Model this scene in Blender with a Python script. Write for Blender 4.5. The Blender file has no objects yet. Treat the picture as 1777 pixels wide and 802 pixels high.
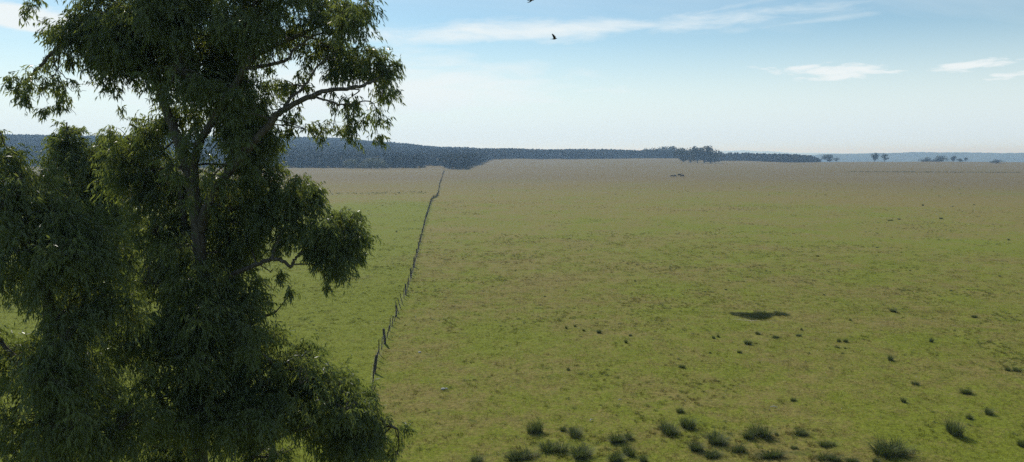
import bpy, bmesh, math, random
import numpy as np
from mathutils import Vector, Matrix

# ------------------------------------------------------------------ camera, sky, sun, exposure
FPX, CXP, CYP, HOR, CAMH = 1269.0, 888.5, 401.0, 262.0, 17.0
PITCH = math.atan((CYP - HOR) / FPX)
SUN_AZ, SUN_EL = math.radians(-27), math.radians(43)      # azimuth from +Y, positive towards +X
SKY_STRENGTH, SUN_STRENGTH, EXPOSURE = 0.106, 4.5, 0.0

sc = bpy.context.scene
col = sc.collection
cam_d = bpy.data.cameras.new('camera'); cam_d.sensor_width = 36.0
cam_d.lens = 36.0 * FPX / 1777.0; cam_d.clip_start = 0.1; cam_d.clip_end = 60000
cam = bpy.data.objects.new('camera', cam_d); col.objects.link(cam)
cam.location = (0, 0, CAMH); cam.rotation_euler = (math.pi / 2 - PITCH, 0, 0)
sc.camera = cam

def ray(px, py):
    cx, cy = (px - CXP) / FPX, (CYP - py) / FPX
    return np.array([cx, math.cos(PITCH) + cy * math.sin(PITCH), -math.sin(PITCH) + cy * math.cos(PITCH)])
def at(px, py, Y):                                         # the point of that ray at forward distance Y
    d = ray(px, py); k = Y / d[1]
    return np.array([d[0] * k, Y, CAMH + d[2] * k])
def azel(px, py):
    d = ray(px, py)
    return math.atan2(d[0], d[1]), math.atan2(d[2], math.hypot(d[0], d[1]))

world = bpy.data.worlds.new('World'); sc.world = world; world.use_nodes = True
wt = world.node_tree; wt.nodes.clear()
class NG:
    """small helper to write node graphs"""
    def __init__(s, tree): s.t = tree; s.n = tree.nodes; s.l = tree.links
    def new(s, typ, **kw):
        n = s.n.new(typ)
        for k, v in kw.items(): setattr(n, k, v)
        return n
    def put(s, sock, v):
        if isinstance(v, bpy.types.NodeSocket): s.l.new(v, sock)
        elif v is not None: sock.default_value = v
    def m(s, op, a, b=None, c=None, clamp=False):
        n = s.new('ShaderNodeMath', operation=op, use_clamp=clamp)
        s.put(n.inputs[0], a)
        if b is not None: s.put(n.inputs[1], b)
        if c is not None: s.put(n.inputs[2], c)
        return n.outputs[0]
    def ss(s, v, lo, hi, a=0.0, b=1.0):
        n = s.new('ShaderNodeMapRange', interpolation_type='SMOOTHSTEP')
        s.put(n.inputs[0], v); s.put(n.inputs[1], lo); s.put(n.inputs[2], hi); s.put(n.inputs[3], a); s.put(n.inputs[4], b)
        return n.outputs[0]
    def lin(s, v, lo, hi, a=0.0, b=1.0):
        n = s.new('ShaderNodeMapRange')
        s.put(n.inputs[0], v); s.put(n.inputs[1], lo); s.put(n.inputs[2], hi); s.put(n.inputs[3], a); s.put(n.inputs[4], b)
        return n.outputs[0]
    def vec(s, x, y, z):
        n = s.new('ShaderNodeCombineXYZ'); s.put(n.inputs[0], x); s.put(n.inputs[1], y); s.put(n.inputs[2], z); return n.outputs[0]
    def xyz(s, v):
        n = s.new('ShaderNodeSeparateXYZ'); s.put(n.inputs[0], v); return n.outputs
    def vscale(s, v, k):
        n = s.new('ShaderNodeVectorMath', operation='MULTIPLY'); s.put(n.inputs[0], v); s.put(n.inputs[1], k); return n.outputs[0]
    def noise(s, v, scale, detail=4.0, rough=0.55, dist=0.0):
        n = s.new('ShaderNodeTexNoise'); s.put(n.inputs['Vector'], v); n.inputs['Scale'].default_value = scale
        n.inputs['Detail'].default_value = detail; n.inputs['Roughness'].default_value = rough; n.inputs['Distortion'].default_value = dist
        return n.outputs['Fac']
    def mix(s, f, a, b):
        n = s.new('ShaderNodeMix', data_type='RGBA'); s.put(n.inputs[0], f)
        for sock, v in ((n.inputs[6], a), (n.inputs[7], b)):
            s.put(sock, (*v, 1) if isinstance(v, tuple) and len(v) == 3 else v)
        return n.outputs[2]

g = NG(wt)
wout = g.new('ShaderNodeOutputWorld')
sky = g.new('ShaderNodeTexSky', sky_type='NISHITA', sun_disc=False)
sky.sun_elevation = SUN_EL; sky.sun_rotation = SUN_AZ
sky.altitude = 200; sky.air_density = 1.0; sky.dust_density = 0.3; sky.ozone_density = 5.0
tint = g.new('ShaderNodeMix', data_type='RGBA', blend_type='MULTIPLY'); tint.inputs[0].default_value = 1.0
g.put(tint.inputs[6], sky.outputs[0]); tint.inputs[7].default_value = (1.0, 1.085, 0.95, 1)   # white balance of the picture
bg = g.new('ShaderNodeBackground'); g.put(bg.inputs[0], tint.outputs[2]); bg.inputs[1].default_value = SKY_STRENGTH
tc = g.new('ShaderNodeTexCoord')
dx, dy, dz = g.xyz(tc.outputs['Generated'])
az = g.m('ARCTAN2', dx, dy); el = g.m('ARCSINE', dz)
zz = g.m('ADD', g.m('MAXIMUM', dz, 0.0), 0.09)
plane = g.vec(g.m('DIVIDE', dx, zz), g.m('DIVIDE', dy, zz), 0.0)
# high thin cloud: a veil with streaks, the same over the whole sky
rot = g.new('ShaderNodeVectorRotate', rotation_type='Z_AXIS'); g.put(rot.inputs['Vector'], plane); rot.inputs['Angle'].default_value = math.radians(-14)
st = g.vscale(rot.outputs[0], (0.22, 0.9, 1.0))
veil = g.ss(g.noise(st, 0.55, 6, 0.6, 0.6), 0.38, 0.74, 0.0, 0.5)
fine = g.ss(g.noise(st, 2.6, 7, 0.65, 0.3), 0.48, 0.85, 0.0, 0.35)
alpha = g.m('ADD', veil, g.m('MULTIPLY', fine, veil))
# the separate streaks and scraps of cloud
angv = g.vec(g.m('MULTIPLY', az, 9.0), g.m('MULTIPLY', el, 42.0), 0.0)
wisp = g.noise(angv, 1.0, 8, 0.62, 0.4)
fluff = g.noise(angv, 2.2, 8, 0.62, 0.25)
def cloud_patch(px, py, hw, hh, tilt, amount, tex, soft, amp=2.6):
    a0, e0 = azel(px, py); a1, e1 = azel(px + hw, py)
    w = abs(a1 - a0); h = hh / FPX
    a = g.m('SUBTRACT', az, a0); e = g.m('SUBTRACT', g.m('SUBTRACT', el, e0), g.m('MULTIPLY', a, tilt))
    a = g.m('DIVIDE', a, w); e = g.m('DIVIDE', e, h)
    q = g.m('SQRT', g.m('ADD', g.m('MULTIPLY', a, a), g.m('MULTIPLY', e, e)))
    v = g.m('ADD', g.m('SUBTRACT', 1.0, q), g.m('MULTIPLY', g.m('SUBTRACT', tex, 0.5), amp))
    front = g.ss(dy, 0.0, 0.05)
    return g.m('MULTIPLY', g.m('MULTIPLY', g.ss(v, 0.0, soft), amount), front)
PATCHES = [(1450, 126, 190, 21, 0.00, 1.0, fluff, 0.9, 2.3), (1690, 113, 150, 12, 0.05, 1.0, fluff, 0.9, 2.3), (1745, 131, 90, 12, 0.06, 1.0, fluff, 0.9, 2.3),
           (1306, 116, 34, 5, 0.0, 0.6, fluff, 1.2, 3.0), (1260, 130, 45, 5, 0.0, 0.35, fluff, 0.9), (1190, 48, 60, 8, 0.0, 0.45, fluff, 1.2, 3.0),
           (920, 55, 760, 30, 0.035, 0.95, wisp, 1.2, 1.8), (1230, 20, 330, 10, 0.16, 0.6, wisp, 1.8, 2.6), (1400, 38, 330, 10, 0.06, 0.65, wisp, 1.8, 2.6),
           (40, 32, 360, 26, -0.12, 1.0, wisp, 0.8), (600, 165, 900, 115, 0.0, 0.95, wisp, 0.9, 0.9), (1650, 92, 300, 10, 0.04, 0.25, wisp, 1.5)]
for p in PATCHES: alpha = g.m('MAXIMUM', alpha, cloud_patch(*p))
# haze towards the horizon
hz = g.ss(el, 0.0, 0.19, 0.92, 0.0)
alpha = g.m('MAXIMUM', alpha, hz, clamp=True)
alpha = g.m('MULTIPLY', alpha, g.ss(dz, -0.02, 0.0))
cbg = g.new('ShaderNodeBackground'); g.put(cbg.inputs[0], g.mix(g.ss(el, 0.0, 0.09), (0.70, 0.83, 0.95), (0.87, 0.94, 0.96))); cbg.inputs[1].default_value = 0.98
mx = g.new('ShaderNodeMixShader'); g.put(mx.inputs[0], alpha); g.l.new(bg.outputs[0], mx.inputs[1]); g.l.new(cbg.outputs[0], mx.inputs[2])
g.l.new(mx.outputs[0], wout.inputs[0])

sun_d = bpy.data.lights.new('sun', 'SUN'); sun_d.energy = SUN_STRENGTH; sun_d.angle = math.radians(0.53); sun_d.color = (1.0, 0.95, 0.86)
sun = bpy.data.objects.new('sun', sun_d); col.objects.link(sun)
sdir = Vector((math.sin(SUN_AZ) * math.cos(SUN_EL), math.cos(SUN_AZ) * math.cos(SUN_EL), math.sin(SUN_EL)))
sun.rotation_euler = sdir.to_track_quat('Z', 'Y').to_euler(); sun.location = (-60, 100, 120)

vs = sc.view_settings; vs.view_transform = 'Standard'; vs.look = 'None'; vs.exposure = EXPOSURE; vs.gamma = 1.0; vs.use_curve_mapping = False
cy = sc.cycles; cy.max_bounces = 8; cy.diffuse_bounces = 6; cy.transmission_bounces = 6; cy.volume_bounces = 4; cy.transparent_max_bounces = 8
cy.use_denoising = False; cy.sample_clamp_indirect = 4.0; cy.use_adaptive_sampling = False

# ------------------------------------------------------------------ helpers
rng = np.random.default_rng(7); random.seed(7)
def tag(o, label=None, cat=None, group=None, kind=None):
    if label: o['label'] = label
    if cat: o['category'] = cat
    if group: o['group'] = group
    if kind: o['kind'] = kind
    return o
def empty(name, loc=(0, 0, 0), rz=0.0):
    o = bpy.data.objects.new(name, None); col.objects.link(o); o.location = loc; o.rotation_euler = (0, 0, rz); o.empty_display_size = 0.3
    return o
def mesh_np(name, V, F, smooth=False):
    """mesh from an (n,3) array and a list of face arrays (m,k), k = 3 or 4"""
    if isinstance(F, np.ndarray): F = [F]
    F = [np.asarray(f, dtype=np.int32) for f in F if len(f)]
    me = bpy.data.meshes.new(name)
    V = np.asarray(V, dtype=np.float32)
    me.vertices.add(len(V)); me.vertices.foreach_set('co', V.ravel())
    tot = np.concatenate([np.full(len(f), f.shape[1], np.int32) for f in F])
    idx = np.concatenate([f.ravel() for f in F])
    me.loops.add(len(idx)); me.loops.foreach_set('vertex_index', idx)
    me.polygons.add(len(tot)); me.polygons.foreach_set('loop_start', np.concatenate([[0], np.cumsum(tot)[:-1]]).astype(np.int32))
    me.update(calc_edges=True)
    if smooth: me.polygons.foreach_set('use_smooth', np.ones(len(tot), bool))
    me.validate()
    return me
def obj(name, me, mat=None, parent=None, loc=None):
    o = bpy.data.objects.new(name, me); col.objects.link(o)
    if mat is not None and not me.materials: me.materials.append(mat)
    if parent is not None: o.parent = parent
    if loc is not None: o.location = loc
    return o
class Geo:
    def __init__(s): s.V = []; s.F = {3: [], 4: []}; s.n = 0
    def add(s, V, F):
        F = np.asarray(F); s.V.append(np.asarray(V, float)); s.F[F.shape[1]].append(F + s.n); s.n += len(V)
    def mesh(s, name, smooth=False):
        return mesh_np(name, np.concatenate(s.V), [np.concatenate(f) for f in s.F.values() if f], smooth)
    def tube(s, P, R, sides=6, cap=True, wob=0.0):
        P = np.asarray(P, float); R = np.broadcast_to(np.asarray(R, float), (len(P),))
        T = np.gradient(P, axis=0); T /= np.linalg.norm(T, axis=1)[:, None] + 1e-9
        ref = np.array([0.0, 1.0, 0.0]) if abs(T[0][1]) < 0.8 else np.array([1.0, 0, 0])
        A = np.cross(T, ref); A /= np.linalg.norm(A, axis=1)[:, None] + 1e-9
        B = np.cross(T, A)
        t = np.linspace(0, 2 * np.pi, sides, endpoint=False)
        ring = np.cos(t)[None, :, None] * A[:, None] + np.sin(t)[None, :, None] * B[:, None]
        rad = R[:, None] * (1 + (rng.normal(0, wob, (len(P), sides)) if wob else 0))
        V = (P[:, None] + ring * rad[..., None]).reshape(-1, 3)
        i = np.arange(len(P) - 1)[:, None] * sides; j = np.arange(sides)[None]; j2 = (j + 1) % sides
        F = np.stack([i + j, i + j2, i + sides + j2, i + sides + j], -1).reshape(-1, 4)
        if cap:
            V = np.concatenate([V, P[:1], P[-1:]]); c0 = len(V) - 2; e = (len(P) - 1) * sides; k = np.arange(sides); k2 = (k + 1) % sides
            s.add(V, F)
            s.F[3].append(np.concatenate([np.stack([np.full(sides, c0), k2, k], -1), np.stack([np.full(sides, c0 + 1), e + k, e + k2], -1)]) + s.n - len(V))
        else: s.add(V, F)
def smooth_path(P, n=4):
    """Catmull-Rom through the points (rows may carry extra columns)"""
    P = np.asarray(P, float); Q = np.concatenate([P[:1] * 2 - P[1:2], P, P[-1:] * 2 - P[-2:-1]]); out = []
    for k in range(1, len(Q) - 2):
        a, b, c, d = Q[k - 1:k + 3]
        for t in np.linspace(0, 1, n, endpoint=False):
            out.append(0.5 * (2 * b + (c - a) * t + (2 * a - 5 * b + 4 * c - d) * t * t + (3 * b - a - 3 * c + d) * t ** 3))
    out.append(P[-1]); return np.array(out)
def sstep(a, b, x): t = np.clip((x - a) / (b - a), 0, 1); return t * t * (3 - 2 * t)
def vnoise(x, y, seed=0):
    """smooth value noise, -1..1"""
    x = np.asarray(x, float); y = np.asarray(y, float)
    xi = np.floor(x).astype(np.int64); yi = np.floor(y).astype(np.int64); fx = x - xi; fy = y - yi
    def h(a, b):
        n = (a * 374761393 + b * 668265263 + seed * 982451653) & 0xffffffff
        n = ((n ^ (n >> 13)) * 1274126177) & 0xffffffff
        return ((n ^ (n >> 16)) & 0xffff) / 32767.5 - 1
    sx = fx * fx * (3 - 2 * fx); sy = fy * fy * (3 - 2 * fy)
    return (h(xi, yi) * (1 - sx) + h(xi + 1, yi) * sx) * (1 - sy) + (h(xi, yi + 1) * (1 - sx) + h(xi + 1, yi + 1) * sx) * sy

# ------------------------------------------------------------------ materials
def new_mat(name):
    m = bpy.data.materials.new(name); m.use_nodes = True; m.node_tree.nodes.clear()
    n = NG(m.node_tree); return m, n, n.new('ShaderNodeOutputMaterial')
def principled(n, out, color, rough=0.8, spec=0.3, normal=None):
    b = n.new('ShaderNodeBsdfPrincipled')
    n.put(b.inputs['Base Color'], (*color, 1) if isinstance(color, tuple) else color)
    n.put(b.inputs['Roughness'], rough); b.inputs['Specular IOR Level'].default_value = spec
    if normal is not None: n.put(b.inputs['Normal'], normal)
    n.l.new(b.outputs[0], out.inputs[0]); return b
def bump(n, h, strength, dist):
    b = n.new('ShaderNodeBump'); n.put(b.inputs['Height'], h); b.inputs['Strength'].default_value = strength; b.inputs['Distance'].default_value = dist
    return b.outputs[0]
FENCE_PX = [(593, 800, 40.3), ]
def pasture_color(n):
    """colour of the grass by place in the field: green, dry and dark patches of several sizes"""
    pos = n.new('ShaderNodeNewGeometry').outputs['Position']
    x, y, z = n.xyz(pos)
    flat = n.vec(x, y, 0.0)
    big = n.noise(n.vscale(flat, (0.75, 1.0, 1)), 0.013, 5, 0.6, 0.5)
    mid = n.noise(flat, 0.085, 5, 0.62, 0.5)
    sml = n.noise(flat, 0.55, 6, 0.68, 0.3)
    tuft = n.noise(flat, 3.2, 4, 0.7)
    dist = n.m('SQRT', n.m('ADD', n.m('MULTIPLY', x, x), n.m('MULTIPLY', y, y)))
    # side of the fence: the paddock on the left is greener up to the cross track
    side = n.m('ADD', x, n.m('ADD', n.m('MULTIPLY', y, 0.085), 6.0))
    left = n.ss(side, -1.0, 1.5, 1.0, 0.0)
    nearl = n.ss(n.m('ADD', y, n.m('MULTIPLY', big, 60.0)), 255.0, 285.0, 1.0, 0.0)
    green_l = n.m('MULTIPLY', left, nearl)
    dry = n.m('ADD', n.m('MULTIPLY', big, 1.3), n.m('ADD', n.m('MULTIPLY', mid, 1.4), n.m('MULTIPLY', sml, 1.2)))
    dry = n.m('ADD', dry, n.lin(tuft, 0.3, 0.7, -0.25, 0.25))
    dry = n.m('ADD', dry, n.ss(dist, 45.0, 480.0, -0.12, 0.24))
    dry = n.m('SUBTRACT', dry, n.m('MULTIPLY', green_l, 0.34))
    f = n.ss(dry, 1.52, 2.26)
    c = n.mix(f, (0.136, 0.158, 0.014), (0.180, 0.147, 0.044))
    dark = n.ss(n.m('ADD', n.noise(n.vscale(flat, (0.6, 1.3, 1)), 0.9, 6, 0.72, 0.4), n.m('MULTIPLY', mid, 0.35)), 0.73, 0.88, 0.0, 0.55)
    c = n.mix(dark, c, (0.045, 0.070, 0.010))
    pale = n.ss(n.noise(flat, 2.1, 6, 0.75), 0.60, 0.80, 0.0, 0.5)
    c = n.mix(pale, c, (0.26, 0.22, 0.10))
    c = n.mix(n.ss(dist, 210.0, 500.0, 0.0, 0.72), c, (0.118, 0.092, 0.054))   # far tan grass, dulled: shaded sides of backlit blades painted into the colour
    lum = n.lin(n.noise(flat, 3.4, 5, 0.8), 0.34, 0.66, 0.62, 1.38)
    lm = n.new('ShaderNodeVectorMath', operation='SCALE'); n.put(lm.inputs[0], c); n.put(lm.inputs['Scale'], lum); c = lm.outputs[0]
    return c, flat, z

m_ground, n, out = new_mat('pasture_grass')
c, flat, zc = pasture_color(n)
geo = n.new('ShaderNodeNewGeometry')
nz = n.xyz(geo.outputs['True Normal'])[2]
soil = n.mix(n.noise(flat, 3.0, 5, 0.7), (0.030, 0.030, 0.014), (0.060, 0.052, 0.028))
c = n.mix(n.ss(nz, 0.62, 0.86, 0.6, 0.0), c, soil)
gx, gy, gz_ = n.xyz(flat)
ex = n.m('DIVIDE', n.m('SUBTRACT', gx, 24.9), 3.0); ey = n.m('DIVIDE', n.m('SUBTRACT', gy, n.m('ADD', 71.7, n.m('MULTIPLY', n.noise(flat, 0.9, 3), 0.9))), 0.42)
bare = n.m('SUBTRACT', n.m('ADD', n.m('MULTIPLY', ex, ex), n.m('MULTIPLY', ey, ey)), n.m('MULTIPLY', n.noise(flat, 4.0, 4, 0.7), 1.4))
c = n.mix(n.ss(bare, -0.4, 0.4, 0.75, 0.0), c, (0.27, 0.24, 0.19))
bh = n.m('ADD', n.noise(flat, 1.4, 6, 0.7), n.m('MULTIPLY', n.noise(flat, 6.0, 4, 0.7), 0.5))
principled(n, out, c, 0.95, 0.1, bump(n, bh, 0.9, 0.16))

m_grass, n, out = new_mat('grass_blades')
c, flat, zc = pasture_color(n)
rnd = n.new('ShaderNodeNewGeometry').outputs['Random Per Island']
c = n.mix(n.ss(rnd, 0.5, 1.0, 0.0, 0.55), c, (0.25, 0.21, 0.11))
d_ = n.new('ShaderNodeBsdfDiffuse'); n.put(d_.inputs[0], c)
t_ = n.new('ShaderNodeBsdfTranslucent'); n.put(t_.inputs[0], c)
mxs = n.new('ShaderNodeMixShader'); mxs.inputs[0].default_value = 0.55
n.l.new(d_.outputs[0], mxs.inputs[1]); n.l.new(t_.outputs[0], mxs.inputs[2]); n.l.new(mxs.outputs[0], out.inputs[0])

def leaf_material(name, dark, light, transl, gloss=0.35, tr_col=None, fac=0.38, clump=1.4):
    m, n, out = new_mat(name)
    rnd = n.new('ShaderNodeNewGeometry').outputs['Random Per Island']
    cl = n.ss(n.noise(n.new('ShaderNodeNewGeometry').outputs['Position'], clump, 3, 0.6), 0.36, 0.66)
    rnd = n.m('ADD', n.m('MULTIPLY', rnd, 0.45), n.m('MULTIPLY', cl, 0.55))
    c = n.mix(rnd, dark, light)
    b = n.new('ShaderNodeBsdfPrincipled'); n.put(b.inputs['Base Color'], c); b.inputs['Roughness'].default_value = gloss; b.inputs['Specular IOR Level'].default_value = 0.45
    t = n.new('ShaderNodeBsdfTranslucent'); n.put(t.inputs[0], n.mix(rnd, transl, tr_col or transl))
    mx = n.new('ShaderNodeMixShader'); mx.inputs[0].default_value = fac
    n.l.new(b.outputs[0], mx.inputs[1]); n.l.new(t.outputs[0], mx.inputs[2]); n.l.new(mx.outputs[0], out.inputs[0])
    return m
m_leaf = leaf_material('gum_leaf', (0.060, 0.090, 0.042), (0.125, 0.170, 0.070), (0.16, 0.22, 0.035), 0.42, (0.26, 0.29, 0.05), 0.46)
m_far = leaf_material('far_leaf', (0.014, 0.020, 0.010), (0.028, 0.038, 0.018), (0.03, 0.04, 0.012), 0.7, None, 0.2)
m_scrub = leaf_material('willow_leaf', (0.085, 0.105, 0.06), (0.14, 0.155, 0.085), (0.09, 0.10, 0.05), 0.7, None, 0.25)
m_forest = leaf_material('forest_needles', (0.008, 0.013, 0.008), (0.020, 0.028, 0.014), (0.012, 0.018, 0.006), 0.85, None, 0.12, 0.05)
m_tuss = leaf_material('tussock_blade', (0.030, 0.046, 0.012), (0.062, 0.084, 0.022), (0.07, 0.10, 0.016), 0.75, None, 0.3)
m_tip = leaf_material('tussock_tip', (0.085, 0.115, 0.022), (0.13, 0.15, 0.035), (0.13, 0.16, 0.03), 0.8, None, 0.35)
m_straw = leaf_material('dry_blade', (0.22, 0.19, 0.11), (0.36, 0.32, 0.21), (0.2, 0.17, 0.09), 0.6, None, 0.25)

m_bark, n, out = new_mat('gum_bark')
pos = n.new('ShaderNodeNewGeometry').outputs['Position']
st_ = n.vscale(pos, (5.0, 5.0, 0.9))
a_ = n.noise(st_, 1.6, 7, 0.72, 1.4); b_ = n.noise(pos, 9.0, 5, 0.7)
c = n.mix(n.ss(a_, 0.40, 0.62), (0.100, 0.092, 0.072), (0.036, 0.031, 0.024))
c = n.mix(n.ss(b_, 0.52, 0.75, 0.0, 0.6), c, (0.15, 0.14, 0.115))
principled(n, out, c, 0.8, 0.25, bump(n, n.m('ADD', a_, n.m('MULTIPLY', b_, 0.4)), 0.6, 0.03))

m_wood, n, out = new_mat('weathered_post')
pos = n.new('ShaderNodeNewGeometry').outputs['Position']
a_ = n.noise(n.vscale(pos, (14, 14, 2.0)), 2.0, 5, 0.7)
rnd = n.new('ShaderNodeObjectInfo').outputs['Random']
c = n.mix(a_, (0.032, 0.029, 0.025), (0.09, 0.083, 0.072)); c = n.mix(n.m('MULTIPLY', rnd, 0.5), c, (0.05, 0.043, 0.036))
principled(n, out, c, 0.85, 0.2, bump(n, a_, 0.6, 0.02))
m_wire, n, out = new_mat('fence_wire')
b = principled(n, out, n.mix(n.noise(n.new('ShaderNodeNewGeometry').outputs['Position'], 3.0), (0.20, 0.17, 0.14), (0.32, 0.31, 0.30)), 0.55, 0.5); b.inputs['Metallic'].default_value = 0.6
m_stone, n, out = new_mat('pale_stone')
pos = n.new('ShaderNodeNewGeometry').outputs['Position']; a_ = n.noise(pos, 9.0, 6, 0.7)
principled(n, out, n.mix(a_, (0.26, 0.25, 0.24), (0.50, 0.50, 0.50)), 0.9, 0.2, bump(n, a_, 0.7, 0.03))
m_track, n, out = new_mat('dry_track')
pos = n.new('ShaderNodeNewGeometry').outputs['Position']; a_ = n.noise(pos, 0.35, 6, 0.7)
principled(n, out, n.mix(a_, (0.15, 0.125, 0.048), (0.25, 0.21, 0.12)), 0.95, 0.1)
m_hill, n, out = new_mat('wooded_hill')
pos = n.new('ShaderNodeNewGeometry').outputs['Position']; a_ = n.noise(pos, 0.004, 7, 0.7); b_ = n.noise(pos, 0.03, 4, 0.7)
principled(n, out, n.mix(n.ss(a_, 0.44, 0.6), (0.016, 0.024, 0.014), (0.034, 0.040, 0.022)), 0.95, 0.05, bump(n, b_, 1.0, 8.0))
m_hide, n, out = new_mat('black_hide')
principled(n, out, n.mix(n.noise(n.new('ShaderNodeNewGeometry').outputs['Position'], 6.0), (0.010, 0.009, 0.008), (0.028, 0.024, 0.02)), 0.7, 0.3)
m_bird, n, out = new_mat('dark_plumage')
tcn = n.new('ShaderNodeTexCoord').outputs['Object']
bz = n.xyz(tcn)[2]
principled(n, out, n.mix(n.ss(n.m('ADD', bz, n.m('MULTIPLY', n.noise(tcn, 30.0), 0.02)), -0.05, -0.01), (0.09, 0.07, 0.05), (0.018, 0.018, 0.022)), 0.6, 0.3)

# ------------------------------------------------------------------ terrain
PXK = FPX / math.cos(PITCH)
T_PX = [-4000, -1500, 0, 500, 600, 700, 760, 830, 850, 900, 940, 1100, 1180, 1300, 1430, 1500, 1777, 3000, 6000]
T_A = [30, 31, 33, 31, 29.5, 19.5, 11.5, 8, 8, 7.5, 6, 4, 3, -12, -45, -60, -64, -64, -64]
T_D0 = [720, 720, 720, 720, 720, 720, 720, 640, 640, 660, 700, 700, 750, 1150, 1180, 1200, 1250, 1250, 1250]
T_D1 = [1700, 1700, 1700, 1700, 1700, 1650, 1600, 1450, 1450, 1450, 1500, 1500, 1600, 2200, 2300, 2300, 2300, 2300, 2300]
HX, HY = at(1310, 551, 75.5)[0], 75.6                     # the hollow in the grass
def terrain(X, Y):
    X = np.asarray(X, float); Y = np.asarray(Y, float)
    d = np.hypot(X, Y); px = CXP + PXK * np.where(Y > 1, X / np.maximum(Y, 1), np.sign(X + 1e-6) * 9)
    px = np.clip(px, -4000, 6000)
    z = np.interp(px, T_PX, T_A) * sstep(np.interp(px, T_PX, T_D0), np.interp(px, T_PX, T_D1), d)
    far = sstep(120, 500, d)
    z += far * (0.9 * vnoise(X / 140, Y / 90, 3) + 0.5 * vnoise(X / 60, Y / 40, 4))
    z += sstep(500, 900, d) * (1.3 * vnoise(X / 210, Y / 110, 23) + 0.7 * vnoise(X / 75, Y / 50, 24))
    z += sstep(1200, 1900, d) * 2.2 * vnoise(X / 300, Y / 300, 9)
    near = 1 - sstep(150, 400, d)
    z += near * (0.16 * vnoise(X / 17, Y / 13, 1) + 0.07 * vnoise(X / 5, Y / 4.2, 2) + 0.055 * vnoise(X / 1.7, Y / 1.6, 5) + 0.04 * vnoise(X / 0.75, Y / 0.75, 6))
    # gully: a shallow line with a steep far bank, deepest at the hollow
    yc = HY + 0.9 * vnoise(X / 9, X * 0, 11) + 0.25 * vnoise(X / 1.6, X * 0, 15) + 0.012 * np.maximum(X - HX, 0) ** 1.25 - 0.02 * np.minimum(X - HX, 0)
    w = np.exp(-np.abs((X - HX) / 2.2) ** 2.4)
    g2 = sstep(HX + 4, HX + 11, X) * (1 - sstep(HX + 26, HX + 45, X)) * (0.06 + 0.20 * vnoise(X / 3.3, X * 0, 12))
    g3 = (1 - sstep(HX - 5, HX - 2, X)) * sstep(HX - 26, HX - 9, X) * (0.02 + 0.13 * vnoise(X / 2.5, X * 0, 14))
    dep = 0.66 * w + np.maximum(g2, 0) * (1 - w) + np.maximum(g3, 0) * (1 - w)
    t = Y - yc
    prof = sstep(-3.6, -0.5, t) * (1 - sstep(0.25, 0.62, t))
    z -= dep * prof
    return z
def ground_hit(px, py):
    d = ray(px, py); o = np.array([0, 0, CAMH]); k = 12.0; far = -CAMH / d[2] > 160
    if far: k = -CAMH / d[2] * 0.7
    for _ in range(1500):
        p = o + d * k; h = p[2] - float(terrain(p[0], p[1]))
        if h < (0.02 if far else 0.006): return p
        k += 0.3 * h / -d[2] if far else max(h * 0.8, 0.03)
    return o + d * k

ang = np.radians(np.concatenate([np.linspace(-180, -52, 34, endpoint=False), np.linspace(-52, 52, 540, endpoint=False), np.linspace(52, 180, 34, endpoint=False)]))
rad = np.concatenate([[2, 6, 12, 18, 24, 29], np.geomspace(33, 74, 100, endpoint=False), np.arange(74, 84.2, 0.13), np.geomspace(84.5, 96, 44), np.geomspace(97, 3000, 170), np.geomspace(3200, 24000, 24)])
AA, RR = np.meshgrid(ang, rad); GX = np.sin(AA) * RR; GY = np.cos(AA) * RR
GZ = terrain(GX, GY)
V = np.stack([GX, GY, GZ], -1).reshape(-1, 3); na = len(ang); nr = len(rad)
i = np.arange(nr - 1)[:, None] * na; j = np.arange(na)[None]; j2 = (j + 1) % na
F = np.stack([i + j, i + na + j, i + na + j2, i + j2], -1).reshape(-1, 4)[:, ::-1]
V = np.concatenate([V, [[0, 0, float(terrain(0.0, 0.01))]]]); k = np.arange(na)
F3 = np.stack([np.full(na, len(V) - 1), k, (k + 1) % na], -1)[:, ::-1]
me = mesh_np('ground', V, [F, F3], True)
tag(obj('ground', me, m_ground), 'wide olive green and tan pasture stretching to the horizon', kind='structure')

def ridge(name, pts, depth, base, label):
    """a far ridge: crest given as (px, py, distance)"""
    P = smooth_path(np.array(pts, float), 14); crest = []
    for q in P: crest.append(at(q[0], q[1], q[2]))
    crest = np.array(crest); crest[:, 2] += 0.0006 * crest[:, 1] * vnoise(np.arange(len(crest)) * 0.9, np.zeros(len(crest)), 21)
    prof = np.array([(-1.0, 0.0), (-0.75, .3), (-0.5, .62), (-0.25, .88), (0, 1), (0.3, .85), (0.65, .4), (1, 0)])
    V = []
    for c in crest:
        for s, h in prof: V.append((c[0], c[1] + s * depth, base + (c[2] - base) * h))
    V = np.array(V); m = len(prof); i = np.arange(len(crest) - 1)[:, None] * m; j = np.arange(m - 1)[None]
    F = np.stack([i + j, i + m + j, i + m + j + 1, i + j + 1], -1).reshape(-1, 4)
    tag(obj(name, mesh_np(name, V, F, True), m_hill), label, kind='structure')
ridge('hills', [(1395, 272, 4200), (1430, 268, 4200), (1520, 266, 4200), (1600, 264.3, 4100), (1700, 265, 4100), (1790, 265.5, 4000), (2000, 266, 4000), (2300, 270, 4000)], 800, -72, 'blue wooded ridge beyond the right edge of the pasture')
ridge('hills', [(1190, 268, 11500), (1235, 263, 11500), (1290, 261.5, 11500), (1340, 263.5, 11500), (1365, 265.5, 11500), (1420, 266, 11800), (1500, 267, 12000), (1600, 269, 12000)], 1500, -72, 'palest blue ridge on the skyline right of the tree clump')
ridge('hills', [(880, 264, 9500), (920, 260.3, 9500), (960, 260.6, 9500), (1010, 262.5, 9500), (1080, 263.5, 9500), (1140, 266, 9500)], 1200, -72, 'sliver of pale blue ridge above the plantation')

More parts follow.
